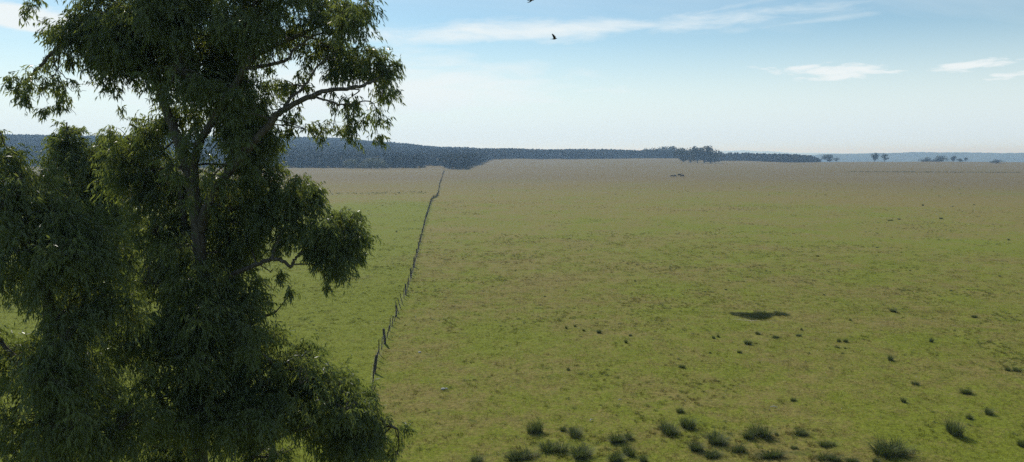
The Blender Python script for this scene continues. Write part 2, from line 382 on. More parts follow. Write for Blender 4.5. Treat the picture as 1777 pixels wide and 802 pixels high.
# ------------------------------------------------------------------ forest as one mass
def leaf_cards(C, N, size, r, aspect=1.5):
    """quads at points C facing roughly N"""
    k = len(C); t = r.normal(size=(k, 3)); N = N + r.normal(0, 0.45, (k, 3)); N /= np.linalg.norm(N, axis=1)[:, None]
    A = np.cross(N, t); A /= np.linalg.norm(A, axis=1)[:, None]; B = np.cross(N, A)
    s = (size * r.uniform(0.6, 1.3, k))[:, None]
    V = np.stack([C - A * s - B * s * .2, C + B * s * aspect * -.5, C + A * s + B * s * .2, C + B * s * aspect * .5], 1).reshape(-1, 3)
    return V, np.arange(4 * k).reshape(-1, 4)
def forest_tree(seed, h, rad_, ncards):
    r = np.random.default_rng(seed); G = Geo()
    G.tube([(0, 0, 0), (0.05, 0, h * .5), (0, 0.05, h * .9)], [0.16, 0.12, 0.04], 4)
    t = r.uniform(0, 1, ncards) ** 0.8
    prof = np.sin(np.pi * np.clip(0.12 + 0.86 * t, 0, 1)) ** 0.7
    a = r.uniform(0, 2 * np.pi, ncards); q = rad_ * prof * r.uniform(0.55, 1.0, ncards)
    C = np.stack([np.cos(a) * q, np.sin(a) * q, h * (0.16 + 0.84 * t)], -1)
    V, F = leaf_cards(C, np.stack([np.cos(a), np.sin(a), 0.5 + 0 * a], -1), rad_ * 0.42, r); G.add(V, F)
    # inner core, so that the crown is not see-through
    kk = 7; core = []
    for zz_, rr_ in ((.15, .35), (.4, .55), (.7, .45), (.93, .1)):
        for q_ in range(kk): core.append((math.cos(q_ * 2 * math.pi / kk) * rr_ * rad_ * r.uniform(.8, 1.2), math.sin(q_ * 2 * math.pi / kk) * rr_ * rad_ * r.uniform(.8, 1.2), h * zz_))
    ii = np.arange(3)[:, None] * kk; jj = np.arange(kk)[None]
    G.add(core, np.stack([ii + jj, ii + (jj + 1) % kk, ii + kk + (jj + 1) % kk, ii + kk + jj], -1).reshape(-1, 4))
    me = G.mesh('forest_tree'); me.materials.append(m_forest)
    return bpy.data.objects.new('forest_tree_source', me)
def scatter(name, pts, rots, scales, which, sources, mat):
    """one object of kind stuff: copies of a few sources on points by geometry nodes"""
    me = bpy.data.meshes.new(name); me.vertices.add(len(pts)); me.vertices.foreach_set('co', np.asarray(pts, np.float32).ravel())
    for nm, dt, arr in (('rz', 'FLOAT', rots), ('sc', 'FLOAT', scales), ('which', 'INT', which)):
        at_ = me.attributes.new(nm, dt, 'POINT'); at_.data.foreach_set('value', np.asarray(arr, np.int32 if dt == 'INT' else np.float32))
    o = obj(name, me, mat)
    ng = bpy.data.node_groups.new(name, 'GeometryNodeTree')
    ng.interface.new_socket('Geometry', in_out='INPUT', socket_type='NodeSocketGeometry'); ng.interface.new_socket('Geometry', in_out='OUTPUT', socket_type='NodeSocketGeometry')
    N = ng.nodes; L = ng.links; gi = N.new('NodeGroupInput'); go = N.new('NodeGroupOutput'); jn = N.new('GeometryNodeJoinGeometry')
    def named(nm, dt):
        a = N.new('GeometryNodeInputNamedAttribute'); a.data_type = dt; a.inputs['Name'].default_value = nm; return a.outputs['Attribute']
    rz, s_, w_ = named('rz', 'FLOAT'), named('sc', 'FLOAT'), named('which', 'INT')
    cb = N.new('ShaderNodeCombineXYZ'); L.new(rz, cb.inputs[2])
    for k, src in enumerate(sources):
        cmp_ = N.new('FunctionNodeCompare'); cmp_.data_type = 'INT'; cmp_.operation = 'EQUAL'; L.new(w_, cmp_.inputs[2]); cmp_.inputs[3].default_value = k
        oi = N.new('GeometryNodeObjectInfo'); oi.inputs['Object'].default_value = src
        ip = N.new('GeometryNodeInstanceOnPoints'); L.new(gi.outputs[0], ip.inputs['Points']); L.new(cmp_.outputs[0], ip.inputs['Selection'])
        L.new(oi.outputs['Geometry'], ip.inputs['Instance']); L.new(cb.outputs[0], ip.inputs['Rotation']); L.new(s_, ip.inputs['Scale'])
        L.new(ip.outputs[0], jn.inputs[0])
    L.new(jn.outputs[0], go.inputs[0])
    md = o.modifiers.new('scatter', 'NODES'); md.node_group = ng
    return o
FSRC = [forest_tree(50 + k, 12.0, 3.0 + .25 * k, 46) for k in range(4)]
E_PX = [-900, 480, 730, 737, 764, 772, 800, 812, 830, 850, 900, 960, 990, 1040, 1100, 1180, 1240]
E_D = [735, 735, 730, 850, 840, 720, 690, 720, 870, 1100, 1150, 1240, 1200, 1260, 1300, 1300, 1280]
def forest(name, p0, p1, front, back, step, label, hmul=1.0, taper=False):
    r = np.random.default_rng(len(label)); pts = []
    d = min(front(np.linspace(p0, p1, 60)))
    while d < back:
        st = step if d < 1300 else step * 1.2
        w = d * (p1 - p0) / PXK; m = int(w / st)
        px = p0 + (np.arange(m) + r.uniform(0, 1, m)) * (p1 - p0) / m
        Y = d + r.uniform(-.5, .5, m) * st
        ok = Y > front(px) + r.normal(0, 2.0, m)
        px, Y = px[ok], Y[ok]; pts.append(np.stack([(px - CXP) / PXK * Y, Y], -1)); d += st
    P = np.concatenate(pts); Z = terrain(P[:, 0], P[:, 1]) - 0.2
    sc_ = (r.uniform(0.82, 1.15, len(P)) + 0.08 * vnoise(P[:, 0] / 90, P[:, 1] / 90, 31)) * hmul
    if taper: sc_ *= np.interp(CXP + PXK * P[:, 0] / P[:, 1], [1380, 1408, 1425], [1, .85, .5])
    o = scatter(name, np.column_stack([P, Z]), r.uniform(0, 6.28, len(P)), sc_, r.integers(0, 4, len(P)), FSRC, m_forest)
    tag(o, label, kind='stuff'); return len(P)
fr = lambda p: np.interp(p, E_PX, E_D)
n1 = forest('forest', -420, 850, fr, 1850, 6.0, 'dark blue forest covering the long hill on the left horizon')
n2 = forest('forest', 850, 1245, fr, 1600, 5.6, 'level dark plantation band along the skyline behind the tan rise')
def fr2(p): return np.interp(p, [1225, 1300, 1380, 1405, 1418, 1425], [1260, 1220, 1140, 1150, 1200, 1290])
n3 = forest('forest', 1240, 1425, fr2, 1420, 5.2, 'low dark plantation block with rounded end on the right skyline', 0.95, True)
print('forest trees', n1, n2, n3)

# ------------------------------------------------------------------ haze
hb = bmesh.new(); bmesh.ops.create_cube(hb, size=1.0)
for v in hb.verts: v.co = (v.co.x * 52000, v.co.y * 52000, -75 + (v.co.z + .5) * 133)
hm = bpy.data.meshes.new('haze'); hb.to_mesh(hm); hb.free()
m_haze, n, out = new_mat('haze_air')
pv = n.new('ShaderNodeVolumePrincipled'); pv.inputs['Color'].default_value = (0.42, 0.66, 1.0, 1); pv.inputs['Absorption Color'].default_value = (1, 1, 1, 1); pv.inputs['Density'].default_value = 2.2e-4; pv.inputs['Anisotropy'].default_value = 0.3
n.l.new(pv.outputs[0], out.inputs['Volume'])
tag(obj('haze', hm, m_haze), 'thin blue haze over the far pasture and hills', kind='stuff')

# ------------------------------------------------------------------ far trees
def far_tree_meshes(seed, h, w, cards, trunk_h):
    r = np.random.default_rng(seed); T = Geo()
    T.tube([(0, 0, -0.3), (0.1, 0, trunk_h), (0.2, 0.1, h * .7)], [0.035 * h, 0.026 * h, 0.01 * h], 6)
    C, Nn = [], []
    lobes = [(r.normal(0, w * .25), r.normal(0, w * .25), h * r.uniform(.22 + .05 * trunk_h, .82), w * r.uniform(.22, .34)) for _ in range(11)] + [(0, 0, h * .62, w * .36), (0, 0, h * .36, w * .36)]
    for (x, y, z, q) in lobes:
        m = cards // len(lobes); dirs = r.normal(size=(m, 3)); dirs /= np.linalg.norm(dirs, axis=1)[:, None]
        rr = q * r.uniform(.55, 1.05, m)[:, None]
        p = np.array([x, y, z]) + dirs * rr * np.array([1, 1, .8]); p[:, 2] = np.clip(p[:, 2], trunk_h * .9, h)
        C.append(p); Nn.append(dirs)
        T.tube([(0.1, 0, trunk_h), (x * .5, y * .5, (trunk_h + z) / 2), (x, y, z)], [0.014 * h, 0.01 * h, 0.005 * h], 4)
    V, F = leaf_cards(np.concatenate(C), np.concatenate(Nn), 0.05 * h, r)
    return T.mesh('trunk', True), mesh_np('crown', V, F)
FT = {}
def far_tree(kind, pos, h, wide, rz, label, group, leaf, name='tree'):
    key = (kind, leaf.name)
    if key not in FT:
        FT[key] = far_tree_meshes(100 + kind, 10.0, [8.5, 11.0, 7.0, 12.0][kind % 4], [760, 900, 620, 900][kind % 4], [1.2, 0.5, 2.0, 0.2][kind % 4])
        FT[key][0].materials.append(m_bark); FT[key][1].materials.append(leaf)
    o = empty(name, pos, rz); s = h / 10.0; o.scale = (s * wide, s * wide, s)
    tag(o, label, 'tree', group)
    obj('trunk', FT[key][0], None, o); tag(obj('crown', FT[key][1], None, o), kind='stuff')
    return o
def stand(px, Y):
    x = (px - CXP) / PXK * Y; return (x, Y, float(terrain(x, Y)) - .1)
CL = [(1186, 1022, 21, 1.0, 1, 'leftmost and broadest dark tree of the clump standing out in the pasture'), (1199, 1040, 21, 1.0, 3, 'second dark tree from the left in the pasture clump'),
      (1211, 1015, 24, .9, 0, 'tall dark tree at the middle of the pasture clump'), (1223, 1020, 25, .95, 1, 'tallest round dark tree right of the middle of the pasture clump'),
      (1233, 1010, 15, 1.1, 3, 'low spreading dark tree at the right end of the pasture clump'), (1240, 1060, 11, 1.2, 3, 'small dark tree peeping out right behind the pasture clump')]
for k, (px, Y, h, w, kd, lb) in enumerate(CL): far_tree(kd, stand(px, Y), h, w, k * 1.3, lb, 'trees of the clump out in the pasture', m_far)
for k, (px, h, lb) in enumerate([(1122, 15, 'leftmost of the tall thin trees rising above the plantation skyline'), (1130, 15.5, 'second from the left of the thin trees above the plantation'), (1138, 15.5, 'third from the left of the thin trees above the plantation'),
                                 (1145, 15, 'thin tree just left of the two dense crowns above the plantation'), (1153, 18, 'left one of the two dense round crowns above the plantation'), (1164, 18.5, 'right one of the two dense round crowns above the plantation')]):
    far_tree(2 if k < 4 else 1, stand(px, 1290 + 6 * k), h * 1.3, .95, k * 2.1, lb, 'tall trees above the plantation', m_far)
def crest(px):
    Ys = np.arange(900.0, 1420.0, 6.0); z = terrain((px - CXP) / PXK * Ys, Ys); return float(Ys[np.argmax((z - CAMH) / Ys)])
LN = [(1440, 0, 267.2, 1.15, 1, 'single rounded tree on the horizon past the plantation end'), (1453, 0, 273, 1.0, 2, 'tiny sapling right beside the rounded horizon tree'),
      (1519, 0, 264.6, .85, 0, 'left one of the pair of trees on the horizon'), (1536, 0, 265.4, .75, 2, 'right one of the pair of trees on the horizon'),
      (1610, 90, 273, 1.5, 3, 'faint hazy tree left of the hazy copse at the far field edge'), (1631, 90, 270, 1.4, 3, 'faint hazy wide tree at the far right field edge'),
      (1655, -10, 270, .85, 0, 'small dark tree on the right horizon, larger of two'), (1667, -10, 275, 1.3, 3, 'lowest dark bush between the two small horizon trees'), (1677, -10, 272.4, .75, 2, 'small dark tree on the right horizon, smaller of two'),
      (1730, -40, 277, 2.2, 3, 'low wide bush at the far right field edge')]
for k, (px, off, top, w, kd, lb) in enumerate(LN):
    Y = crest(px) + off; p = stand(px, Y); far_tree(kd, p, at(px, top, Y)[2] - p[2], w, k * 1.7, lb, 'single trees along the right horizon', m_far)
for k, (px, Y, h, w, lb) in enumerate([(601, 708, 8.5, 1.0, 'leftmost grey-green willow at the foot of the forest'), (612, 704, 10, .9, 'second grey-green willow at the foot of the forest'), (643, 706, 11, 1.0, 'tallest grey-green willow at the foot of the forest'),
                                       (654, 702, 10.5, .95, 'grey-green willow right of the tallest at the forest foot'), (664, 710, 9, .9, 'rightmost grey-green willow at the foot of the forest'), (628, 712, 5.5, 1.2, 'lowest grey-green bush between the willows at the forest foot')]):
    far_tree([0, 1, 1, 3, 2, 3][k], stand(px, Y), h, w, k, lb, 'willows at the foot of the forest', m_scrub)

# pale worn tracks across the pasture
def track(pts, w, label):
    P = smooth_path(np.array([ground_hit(*p)[:2] for p in pts]), 16); T = np.gradient(P, axis=0); T /= np.linalg.norm(T, axis=1)[:, None]
    Nn = np.stack([-T[:, 1], T[:, 0]], -1); V = []
    for q, nn in zip(P, Nn):
        ww = w * (1 + 0.5 * vnoise(q[0] / 9, q[1] / 9, 41))
        for s in (-1, -.33, .33, 1): a = q + nn * s * ww / 2; V.append((a[0], a[1], float(terrain(a[0], a[1])) + .05 * (abs(s) < .5) + .02))
    i = np.arange(len(P) - 1)[:, None] * 4; j = np.arange(3)[None]
    tag(obj('path', mesh_np('path', V, np.stack([i + j, i + 4 + j, i + 5 + j, i + 1 + j], -1).reshape(-1, 4)[:, ::-1]), m_track), label, kind='structure')
track([(480, 298.5), (600, 297.6), (700, 297.4), (768, 297)], 6.0, 'pale dry track along the foot of the forest')
track([(772, 330), (850, 324.5), (950, 318), (1060, 312), (1150, 309), (1300, 308.5), (1500, 306), (1760, 304)], 1.7, 'pale stock track curving across the far pasture')

# ------------------------------------------------------------------ cattle
def remesh_obj(name, G, mat, voxel, parent=None):
    o = obj(name, G.mesh(name), mat, parent); md = o.modifiers.new('merge', 'REMESH'); md.mode = 'VOXEL'; md.voxel_size = voxel; md.use_smooth_shade = True
    return o
def cow_mesh(graze):
    G = Geo(); P = smooth_path([(-.80, 0, 1.12, .20), (-.62, 0, 1.05, .33), (-.2, 0, .98, .38), (.2, 0, .97, .37), (.55, 0, 1.02, .32), (.75, 0, 1.10, .22)], 4); G.tube(P[:, :3], P[:, 3], 12)
    if graze: neck = [(.6, 0, 1.08, .22), (.9, 0, .85, .16), (1.12, 0, .50, .12), (1.22, 0, .36, .135), (1.30, 0, .17, .09), (1.33, 0, .06, .07)]
    else: neck = [(.6, 0, 1.08, .22), (.88, 0, 1.24, .16), (1.08, 0, 1.36, .13), (1.22, 0, 1.34, .14), (1.40, 0, 1.22, .10), (1.50, 0, 1.15, .08)]
    Q = smooth_path(neck, 4); G.tube(Q[:, :3], Q[:, 3], 10); h = np.array(neck[3][:3])
    for s in (-1, 1):
        G.tube([h + (0, s * .08, .06), h + (-.03, s * .22, .08)], [.05, .03], 6)
        L = smooth_path([(.52, s * .17, 1.0, .17), (.54, s * .18, .72, .10), (.56, s * .18, .42, .065), (.54, s * .18, .14, .055), (.57, s * .18, 0.0, .065)], 3); G.tube(L[:, :3], L[:, 3], 8)
        L = smooth_path([(-.60, s * .17, 1.02, .22), (-.55, s * .19, .74, .15), (-.72, s * .19, .48, .075), (-.68, s * .19, .16, .055), (-.64, s * .19, 0.0, .065)], 3); G.tube(L[:, :3], L[:, 3], 8)
    t = smooth_path([(-.85, 0, 1.22, .04), (-.97, 0, 1.0, .032), (-.98, 0, .65, .03), (-.98, 0, .45, .045)], 3); G.tube(t[:, :3], t[:, 3], 6)
    return G
for k, (px, py, rz, gz, s, lb) in enumerate([(1166, 307.6, 2.9, True, 1.0, 'leftmost and smallest of the four black cows far out on the pasture'), (1171, 307.2, .5, True, 1.1, 'second black cow from the left, head down, far out on the pasture'),
                                             (1179, 306.4, .1, False, 1.3, 'largest black cow, head up, of the four far out on the pasture'), (1184.5, 307.4, 3.3, True, 1.15, 'rightmost of the four black cows far out on the pasture')]):
    p = ground_hit(px, py); o = remesh_obj('cow', cow_mesh(gz), m_hide, .035); o.location = (p[0], p[1], float(terrain(p[0], p[1])) - .01); o.rotation_euler.z = rz; o.scale = (s,) * 3
    tag(o, lb, 'cow', 'black cattle on the far pasture')

# ------------------------------------------------------------------ fence
FP = [(-4.9, 16.0)] + [tuple(ground_hit(px, py)[:2]) for px, py in [(649.5, 647), (667.5, 597), (688, 550), (704, 512), (713.5, 483), (722, 452), (729, 422), (735, 397), (742, 372), (748, 352), (752, 344.5), (759.5, 339), (764, 318), (768, 305), (771, 296.5)]]
FP = np.array(FP); FS = smooth_path(FP, 10); seg = np.concatenate([[0], np.cumsum(np.linalg.norm(np.diff(FS, axis=0), axis=1))])
def fence_at(s): return np.array([np.interp(s, seg, FS[:, 0]), np.interp(s, seg, FS[:, 1])])
fence = empty('wire_fence', (FP[1][0], FP[1][1], 0.0))
tag(fence, 'weathered wooden post and wire fence running across the pasture to the forest', 'fence')
base = np.array([FP[1][0], FP[1][1], 0.0])
def post_mesh(h, r, sides, sd):
    rr = np.random.default_rng(sd); G = Geo(); P = [(0, 0, -.4), (rr.normal(0, .01), rr.normal(0, .01), h * .35), (rr.normal(0, .015), rr.normal(0, .015), h * .7), (rr.normal(0, .02), 0, h * .96), (0, 0, h)]
    R = np.array([1.0, 1.05, .95, .92, .7]) * r; G.tube(P, R, sides, True, .10 if r > .05 else .04); me = G.mesh('post'); me.materials.append(m_wood); return me
PM = [post_mesh(1.28 + .05 * k, .088 + .012 * k, 9, k) for k in range(4)]; PT = [post_mesh(1.25 + .05 * k, .08 + .008 * k, 8, 40 + k) for k in range(4)]; DM = [post_mesh(1.12 + .06 * k, .046, 5, 20 + k) for k in range(3)]
s1 = float(np.interp(FP[1][1], FS[:, 1], seg)); posts = []
post_s = [s1 + (float(np.interp(q[1], FS[:, 1], seg)) - s1) for q in FP[1:6]]
post_s = [s1 - 19.5, s1 - 10.0] + post_s
while post_s[-1] < seg[-1]: post_s.append(post_s[-1] + rng.uniform(9.5, 11.0))
wtop = {h: [] for h in (.25, .48, .72, .98)}; ndrop = 0
def put(me, name, s, lean, twist):
    p = fence_at(s); z = float(terrain(p[0], p[1])); o = obj(name, me, None, fence, (p[0] - base[0], p[1] - base[1], z))
    o.rotation_euler = (rng.normal(0, .03), lean, twist); return p, z, lean
for k, s in enumerate(post_s):
    near = s < 200
    lean = [-.13, -.16, -.17, -.08, -.03, -.02][k] if k < 6 else rng.normal(-.03, .06)
    p, z, ln = put((PM if s < s1 + 60 else PT)[k % 4], 'post', s, lean, rng.uniform(0, 6)); f = np.append(p, z) - base
    for h in wtop: wtop[h].append(f + np.array([math.sin(ln) * h, 0, h]))
    if k + 1 < len(post_s) and s < 330:
        m = 5
        for q in range(1, m):
            sq = s + (post_s[k + 1] - s) * (q + rng.uniform(-.12, .12)) / m
            put(DM[(k + q) % 3], 'dropper', sq, rng.normal(-.20 if k < 5 else -.08, .05), rng.uniform(0, 6)); ndrop += 1
for h, P in wtop.items():
    G = Geo(); Q = []
    for a, b in zip(P[:-1], P[1:]):
        for t in np.linspace(0, 1, 5, endpoint=False): Q.append(a + (b - a) * t - np.array([0, 0, .05 * math.sin(math.pi * t)]))
    Q.append(P[-1]); Q = np.array(Q); Q[:, 0] += .12; G.tube(Q, .004, 4); obj('wire', G.mesh('wire'), m_wire, fence)

# ------------------------------------------------------------------ grass and tussocks
def blades(G, r, m, spread, hmin, hmax, w, lean, c0=(0, 0, 0), segs=2):
    """thin bent blades fanning out of one spot"""
    a = r.uniform(0, 2 * np.pi, m); q = spread * np.sqrt(r.uniform(0, 1, m)); b = np.stack([np.cos(a) * q, np.sin(a) * q, 0 * q], -1) + np.array(c0)
    a2 = a + r.normal(0, .5, m); ln = lean * r.uniform(.3, 1.2, m); h = r.uniform(hmin, hmax, m)
    o_ = np.stack([np.cos(a2), np.sin(a2), 0 * a2], -1); side = np.stack([-np.sin(a2), np.cos(a2), 0 * a2], -1); up = np.array([0, 0, 1.0]); rows = []
    for t in np.linspace(0, 1, segs + 1):
        c = b + o_ * (ln * t ** 1.6 * h)[:, None] + up * (h * t * (1 - .35 * ln * t))[:, None]
        ww = (w * (1 - t * .85))
        rows.append(np.stack([c - side * ww, c + side * ww], 1))
    V = np.stack(rows, 1).reshape(-1, 3); k = (segs + 1) * 2; i = np.arange(m)[:, None] * k; j = np.arange(segs)[None] * 2
    G.add(V, np.stack([i + j, i + j + 1, i + j + 3, i + j + 2], -1).reshape(-1, 4))
GS = []
for k in range(5):
    r = np.random.default_rng(300 + k); G = Geo()
    for _ in range(26):
        x, y = r.uniform(-.75, .75, 2); hh = r.uniform(.05, .15) * (1.5 if r.uniform() < .15 else 1)
        blades(G, r, 6, .10, hh * .6, hh, .009, .9, (x, y, -.02), 1)
    for _ in range(5): blades(G, r, 1, .01, .2, .34, .005, .4, (*r.uniform(-.7, .7, 2), -.02), 1)
    me = G.mesh('grass_patch'); me.materials.append(m_grass); GS.append(bpy.data.objects.new('grass_patch_source', me))
for k in range(4):
    r = np.random.default_rng(340 + k); G = Geo(); blades(G, r, 34, .16, .10, .24, .011, 1.1, (0, 0, -.02), 2); blades(G, r, 20, .14, .08, .2, .011, 1.1, (r.normal(0, .15), r.normal(0, .15), -.02), 2)
    me = G.mesh('grass_clump'); me.materials.append(m_grass if k < 2 else m_tip); GS.append(bpy.data.objects.new('grass_clump_source', me))
r = np.random.default_rng(5); pts = []
for d in np.arange(36, 150, 1.15):
    keep = 1.0 if d < 85 else 1.0 - .85 * (d - 85) / 65
    m = int(1.45 * d / 1.15); a = np.radians(-40) + np.arange(m) / m * np.radians(80) + r.uniform(0, .01, m); ok = r.uniform(0, 1, m) < keep
    dd = d + r.uniform(-.5, .5, m); pts.append(np.stack([np.sin(a) * dd, np.cos(a) * dd], -1)[ok])
P = np.concatenate(pts); NP = len(P); wh = r.integers(0, 5, NP); sz = r.uniform(.75, 1.25, NP)
dd = 37 * (260 / 37) ** np.sqrt(r.uniform(0, 1, 60000)); aa = r.uniform(np.radians(-38), np.radians(38), 60000); W = np.stack([np.sin(aa) * dd, np.cos(aa) * dd], -1)
thick = vnoise(W[:, 0] / 11, W[:, 1] / 8, 71) + .7 * vnoise(W[:, 0] / 3, W[:, 1] / 2.5, 72); W = W[thick > .55 + r.normal(0, .45, 60000)]
for (bx_, by_) in [(929, 751), (999, 758), (1069, 768), (910, 796), (960, 782), (1006, 791), (1095, 791), (1157, 750), (1192, 743), (1206, 781), (1240, 768), (1282, 784), (1326, 757), (1337, 794), (1394, 755), (1445, 798), (1555, 790), (1652, 752)]:
    q = ground_hit(bx_, by_)[:2]; W = np.concatenate([W, q + r.normal(0, .75, (14, 2))])
P = np.concatenate([P, W]); wh = np.concatenate([wh, r.choice([5, 6, 7, 8], len(W), p=[.35, .35, .15, .15])]); sz = np.concatenate([sz, r.uniform(.45, 1.0, len(W)) ** 1.3]); Z = terrain(P[:, 0], P[:, 1])
tag(scatter('grass', np.column_stack([P, Z]), r.uniform(0, 6.28, len(P)), sz, wh, GS, m_grass), 'short tangled pasture grass in the foreground', kind='stuff')

TB = []
for k in range(6):                                        # six shapes of tussock, one metre across
    r = np.random.default_rng(400 + k); A = Geo(); B = Geo(); D = Geo(); cn = [(0, 0, -.05)] + [(r.normal(0, .20), r.normal(0, .16), -.05) for _ in range(3)]
    for c in cn:
        blades(A, r, 95, .20, .30, .62, .012, .95, c, 3); blades(B, r, 48, .26, .35, .85, .009, .9, c, 3); blades(D, r, 12, .28, .15, .45, .010, 1.3, c, 2)
    TB.append([G.mesh(nm) for G, nm in ((A, 'blades'), (B, 'tips'), (D, 'dry_blades'))])
    for me, mt in zip(TB[-1], (m_tuss, m_tip, m_straw)): me.materials.append(mt)
TG = 'dark grass tussocks on the pasture'
BIG = [(929, 751, 27, 30, 'upright dark tussock, leftmost of the upper foreground row'), (977, 747, 14, 11, 'small tussock between the two leftmost upper foreground tussocks'), (999, 758, 30, 18, 'rounded tussock second from left in the upper foreground row'),
       (1069, 768, 36, 19, 'broad tussock in the foreground middle with a small one at its right shoulder'), (1089, 761, 19, 14, 'small tussock at the right shoulder of a broad foreground one'), (910, 796, 56, 22, 'widest low tussock at the bottom, far left of the foreground cluster'),
       (960, 782, 45, 24, 'bushy tussock right above the widest bottom left one'), (1006, 791, 45, 25, 'bushy tussock third from the left along the bottom cluster'), (1095, 791, 25, 24, 'narrow upright tussock near the bottom, under the broad middle one'), (1067, 801, 40, 18, 'yellowish tussock cut by the bottom edge, left of middle'), (1116, 801, 20, 14, 'little tussock cut by the bottom edge beside the narrow upright one'), (824, 801, 25, 14, 'lone tussock on the bottom edge nearest the gum tree'),
       (1157, 750, 36, 22, 'yellow-green soft tussock left of the dark pointed pair in the middle'), (1192, 743, 30, 26, 'dark pointed tussock below a tiny one, middle of the foreground'), (1179, 716, 14, 11, 'tiny dark tuft just above the dark pointed middle tussock'), (1206, 781, 30, 18, 'rounded low tussock below the dark pointed middle one'),
       (1240, 768, 42, 24, 'wide double tussock right of the dark pointed middle one'), (1241, 793, 32, 15, 'faint low tussock directly below the wide double one'), (1282, 784, 22, 18, 'small tussock between the wide double one and the flat wide one'), (1299, 761, 22, 17, 'left smaller one of a touching pair right of middle'), (1326, 757, 34, 26, 'right larger one of a touching pair right of middle'),
       (1337, 794, 58, 15, 'flat very wide tussock at the bottom right of middle'), (1348, 755, 9, 7, 'tiny tuft between the touching pair and the low domed one'), (1394, 755, 25, 13, 'low domed tussock standing alone right of the touching pair'), (1434, 773, 26, 12, 'low tussock halfway between the domed one and the bottom edge'), (1378, 778, 14, 7, 'tiny flat tuft above the right end of the flat wide tussock'),
       (1445, 798, 36, 15, 'wide tussock on the bottom edge right of the flat wide one'), (1478, 802, 26, 9, 'half hidden tussock on the bottom edge, left of the big dark double'), (1519, 802, 15, 9, 'small tussock on the bottom edge touching left below the big double'), (1555, 790, 62, 29, 'largest dark double tussock at the bottom right'), (1652, 752, 28, 29, 'tall leaning tussock with a pale left side, at right'),
       (1681, 726, 12, 9, 'small round tuft between the leaning tussock and the right pointed one'), (1717, 720, 17, 13, 'pointed small tussock nearest the right edge above the leaning one'), (1676, 683, 22, 10, 'flat dark tussock above the small round tuft at right'), (1567, 698, 11, 10, 'small upright tuft above the big double tussock'), (1378, 696, 10, 8, 'small dark tuft alone above the domed tussock'), (1774, 774, 14, 16, 'tussock cut by the right edge near the bottom')]
MIDT = [(982, 570, 6, 6), (998, 567, 6, 5), (1012, 574, 7, 5), (1039, 578, 11, 8), (1086, 595, 9, 8), (1239, 587, 8, 6), (1247, 585, 7, 6), (1298, 597, 15, 9), (1285, 613, 8, 7), (1232, 613, 6, 4), (1314, 580, 12, 6), (1347, 586, 14, 5), (1183, 638, 11, 7), (986, 642, 9, 5), (1094, 583, 8, 4), (1391, 573, 6, 5),
        (1617, 594, 9, 9), (1547, 625, 12, 10), (1456, 593, 8, 7), (1468, 594, 10, 7), (1455, 604, 8, 4), (1467, 605, 6, 3), (1748, 643, 11, 6), (1766, 644, 14, 6), (1588, 667, 11, 6), (1386, 583, 11, 5), (1476, 556, 5, 4), (1549, 541, 13, 6), (1690, 551, 15, 5)]
FARS = [(1102, 488, 6, 5), (1260, 503, 9, 4), (1223, 507, 8, 4), (688, 403, 7, 6), (641, 302.5, 4, 2.2), (664, 357, 6, 2), (1545, 383, 16, 4), (1560, 381, 12, 4), (1632, 380, 8, 5), (1601, 357, 7, 5), (1750, 417, 8, 5), (1653, 359, 5, 3), (1522, 430, 9, 4), (1690, 356, 6, 3), (1420, 445, 8, 4), (1735, 480, 9, 4), (1330, 470, 7, 3), (895, 470, 7, 3), (855, 497, 6, 3), (1175, 443, 7, 3), (945, 515, 8, 4), (1650, 505, 10, 4), (1430, 512, 9, 4), (1580, 470, 8, 3)]
ORD = 'first second third fourth fifth sixth seventh eighth ninth tenth eleventh twelfth thirteenth fourteenth fifteenth sixteenth seventeenth eighteenth nineteenth twentieth'.split()
ORD += ['twenty-' + w for w in ORD[:9]] + ['thirtieth', 'thirty-first', 'thirty-second']
def nth(px, T): return ORD[sorted(t[0] for t in T).index(px)]
def tussock(k, px, py, w, h, label, group):
    p = ground_hit(px, py); m = np.linalg.norm(p - np.array([0, 0, CAMH])) / FPX
    o = empty('grass_tussock', (p[0], p[1], float(terrain(p[0], p[1])) - .03), rng.uniform(0, 6.28) if w < 2 * h else rng.normal(0, .25))
    o.scale = (w * m / 1.15, (w * m * .85 if w < 2 * h else h * m * 1.4) / 1.15, h * m / .62)
    tag(o, label, 'tussock', group); T = TB[k % 6]
    tag(obj('blades', T[0], None, o), kind='stuff'); tag(obj('tips', T[1], None, o), kind='stuff')
    if w > 9: tag(obj('dry_blades', T[2], None, o), kind='stuff')
for k, (px, py, w, h, lb) in enumerate(BIG): tussock(k, px, py, w * 1.05, h * .95, lb, TG)
for k, (px, py, w, h) in enumerate(MIDT): tussock(k, px, py, w, h * 1.1, f'small dark tuft, {nth(px, MIDT)} from the left between the foreground tussocks and the hollow', 'small tufts on the middle pasture')
for k, (px, py, w, h) in enumerate(FARS): tussock(k, px, py, w * .62, h * .75, f'tiny dark grass speck, {nth(px, FARS)} from the left on the pasture beyond the hollow', 'far specks of tussock grass')

